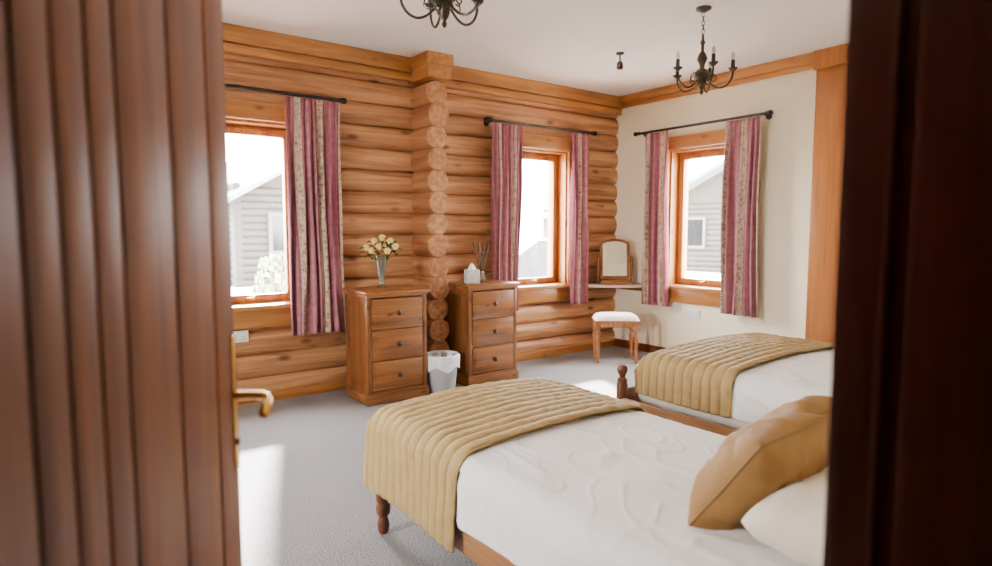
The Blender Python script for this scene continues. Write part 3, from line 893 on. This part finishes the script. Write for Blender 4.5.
# ------------------------------------------------------------------ outside
M['gravel'] = plain('pale gravel', (224, 220, 214), .95, var=.08, scale=8)
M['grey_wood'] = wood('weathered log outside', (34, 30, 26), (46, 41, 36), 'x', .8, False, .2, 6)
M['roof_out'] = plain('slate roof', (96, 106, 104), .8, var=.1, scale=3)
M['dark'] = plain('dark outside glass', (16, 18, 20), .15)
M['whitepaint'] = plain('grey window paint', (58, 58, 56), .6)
MB().box(-30, 60, -30, 70, -.5, -.30).build('ground', M['gravel'])['kind'] = 'structure'
def cabin(label, Mw, w, d, h, rise):
    e = thing('cabin', label, 'building'); e.matrix_world = Mw
    b = MB()
    k = 0
    b.box(-w/2+.08, w/2-.08, .08, d-.08, 0, h)
    while k*.2 < h:
        b.lathe([(.115, -w/2), (.115, w/2)], 10, M=T(0, .1, k*.2+.1, ry=PI/2)); b.lathe([(.115, 0), (.115, d)], 10, M=T(-w/2+.1, 0, k*.2+.2, rx=-PI/2)); b.lathe([(.115, 0), (.115, d)], 10, M=T(w/2-.1, 0, k*.2+.2, rx=-PI/2))
        k += 1
    b.prism([(-w/2, h), (w/2, h), (0, h+rise)], .1, d-.1)
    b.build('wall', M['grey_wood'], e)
    for s in (-1, 1):
        b = MB(); b.prism([(0, h+rise+.02), (0, h+rise+.16), (s*(w/2+.5), h-.30), (s*(w/2+.5), h-.44)], -.6, d+.6)
        b.build('roof', M['roof_out'], e)
    for xx in (-w*.25, w*.28):
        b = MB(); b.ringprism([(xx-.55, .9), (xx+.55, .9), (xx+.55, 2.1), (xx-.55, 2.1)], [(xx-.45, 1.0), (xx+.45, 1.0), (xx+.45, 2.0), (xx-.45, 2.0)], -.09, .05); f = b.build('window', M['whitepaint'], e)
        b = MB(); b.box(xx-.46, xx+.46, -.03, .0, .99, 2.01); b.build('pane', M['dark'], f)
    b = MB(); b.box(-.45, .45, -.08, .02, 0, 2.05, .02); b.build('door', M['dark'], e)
    return e
cabin('grey log cabin with slate roof seen through the window nearest the door', T(7.3, 18.5, -.3, rz=.15), 6.0, 7.0, 2.7, 1.5)
cabin('pale log cabin seen through the log wall window beside the corner', T(24.5, 21, -.3, rz=-.5), 7.0, 7.0, 2.7, 1.6)
cabin('log cabin seen through the window in the cream wall', T(20.5, 13.0, -.3, rz=-PI/2+.1), 7.0, 7.0, 2.6, 1.5)
e = thing('car', 'dark parked car outside the window beside the corner', 'car', (9.5, 10.6, -.3), -.45)
prof = [(-2.1, .35), (-2.15, .65), (-2.05, .85), (-1.2, .95), (-.6, 1.38), (.7, 1.42), (1.45, 1.0), (2.0, .92), (2.1, .6), (2.08, .32)]
b = MB(); b.prism(prof, -.82, .82); b.build('body', plain('car paint', (30, 34, 44), .3, .2), e)
for s in (-1, 1):
    b = MB(); b.prism([(-1.05, .96), (-.52, 1.32), (.62, 1.35), (1.2, 1.0)], s*.825-.004, s*.825+.004); b.build('window', M['dark'], e)
    for x in (-1.3, 1.3):
        b = MB(); b.lathe([(.33, -.1), (.34, 0), (.33, .1)], 24, M=T(x, s*.76, .34, rx=PI/2)); wq = b.build('wheel', M['iron'], e)
        b = MB(); b.lathe([(.2, -.105), (.2, .105)], 20, M=T(x, s*.76, .34, rx=PI/2)); b.build('hubcap', M['binbody'], wq)
e = thing('bush', 'small pale green bush outside the window nearest the door', 'bush', (3.85, 12.6, -.3))
b = MB()
for i in range(700):
    a = random.random()*6.28; zz = random.random(); r = .6*math.sqrt(random.random())*(1-zz*.5)
    cxx, cyy, czz = r*math.cos(a), r*math.sin(a), .15+zz*1.0*(1-r*.4)
    an = random.random()*6.28; s = .07; tl = random.uniform(-.7, .7)
    b.grid(lambda u, v: (cxx+(u-.5)*2*s*math.cos(an)*(1-.5*abs(v-.5)), cyy+(u-.5)*2*s*math.sin(an), czz+(v-.5)*s*1.3+tl*(u-.5)*s), 1, 1)
b.build('foliage', plain('bush leaf', (116, 128, 96), .7, var=.3), e)
b = MB()
for k in range(7): b.tube([(0, 0, 0), (.3*math.cos(k), .3*math.sin(k), .8)], .015, 6)
b.build('stem', M['reed'], e)

# ------------------------------------------------------------------ light
w = bpy.data.worlds.new('sky'); scene.world = w; w.use_nodes = True
nt = w.node_tree; bg = nt.nodes['Background']
tc = nt.nodes.new('ShaderNodeTexCoord'); sp = nt.nodes.new('ShaderNodeSeparateXYZ'); nt.links.new(tc.outputs['Generated'], sp.inputs[0])
r = nt.nodes.new('ShaderNodeValToRGB'); r.color_ramp.elements[0].color = (1, .98, .945, 1); r.color_ramp.elements[1].color = (.95, .97, 1, 1); r.color_ramp.elements[1].position = .7
nt.links.new(sp.outputs['Z'], r.inputs['Fac']); nt.links.new(r.outputs['Color'], bg.inputs['Color'])
bg.inputs['Strength'].default_value = 92.0
s = bpy.data.lights.new('sun', 'SUN'); s.energy = 170; s.angle = math.radians(4); s.color = (1, .97, .94)
so = bpy.data.objects.new('sun', s); COL.objects.link(so)
so.rotation_euler = Vector((-.38, -1, -.75)).to_track_quat('-Z', 'Y').to_euler()
for nm, Mw, wd in (('portal', T((W1[0]+W1[1])/2, YB+.29, 1.42, rx=-PI/2), .71), ('portal', T((W2[0]+W2[1])/2, YB+.29, 1.42, rx=-PI/2), .7),
                   ('portal', T(XR+.29, (W3[0]+W3[1])/2, 1.42, rz=-PI/2) @ Matrix.Rotation(-PI/2, 4, 'X'), .74),
                   ('portal', T(XL-.29, (W_FILL[0]+W_FILL[1])/2, 1.42, rz=PI/2) @ Matrix.Rotation(-PI/2, 4, 'X'), .7)):
    l = bpy.data.lights.new(nm, 'AREA'); l.shape = 'RECTANGLE'; l.size = wd; l.size_y = 1.36
    l.cycles.is_portal = True
    o = bpy.data.objects.new(nm, l); COL.objects.link(o); o.matrix_world = Mw
# very dim fill light added behind the camera, shaped as a hall ceiling lamp
e = thing('added_fill_lamp', 'small round fill light added on the ceiling outside the doorway', 'lamp', (.75, -.9, H))
b = MB(); b.lathe([(0, 0), (.12, 0), (.12, -.02), (.10, -.022)], 24); b.build('base', M['white'], e)
mm, nt, N, L, P = newmat('fill light glow'); P.inputs['Emission Color'].default_value = (1, .82, .62, 1); P.inputs['Emission Strength'].default_value = 1.5
b = MB(); b.lathe([(.105, -.02), (.10, -.06), (.06, -.09), (0, -.10)], 24); b.build('fill_shade', mm, e)

# ------------------------------------------------------------------ camera
cam = bpy.data.cameras.new('camera'); co = bpy.data.objects.new('camera', cam); COL.objects.link(co)
cam.sensor_width = 36; cam.lens = 22.4
cam.clip_start = .02
co.location = (0, 0, 1.3)
p = math.radians(4.9)
fw = Vector((.5934*math.cos(p), .8049*math.cos(p), -math.sin(p)))
co.rotation_euler = fw.to_track_quat('-Z', 'Y').to_euler()
cam.dof.use_dof = True; cam.dof.focus_distance = 3.8; cam.dof.aperture_fstop = 2.6
scene.camera = co
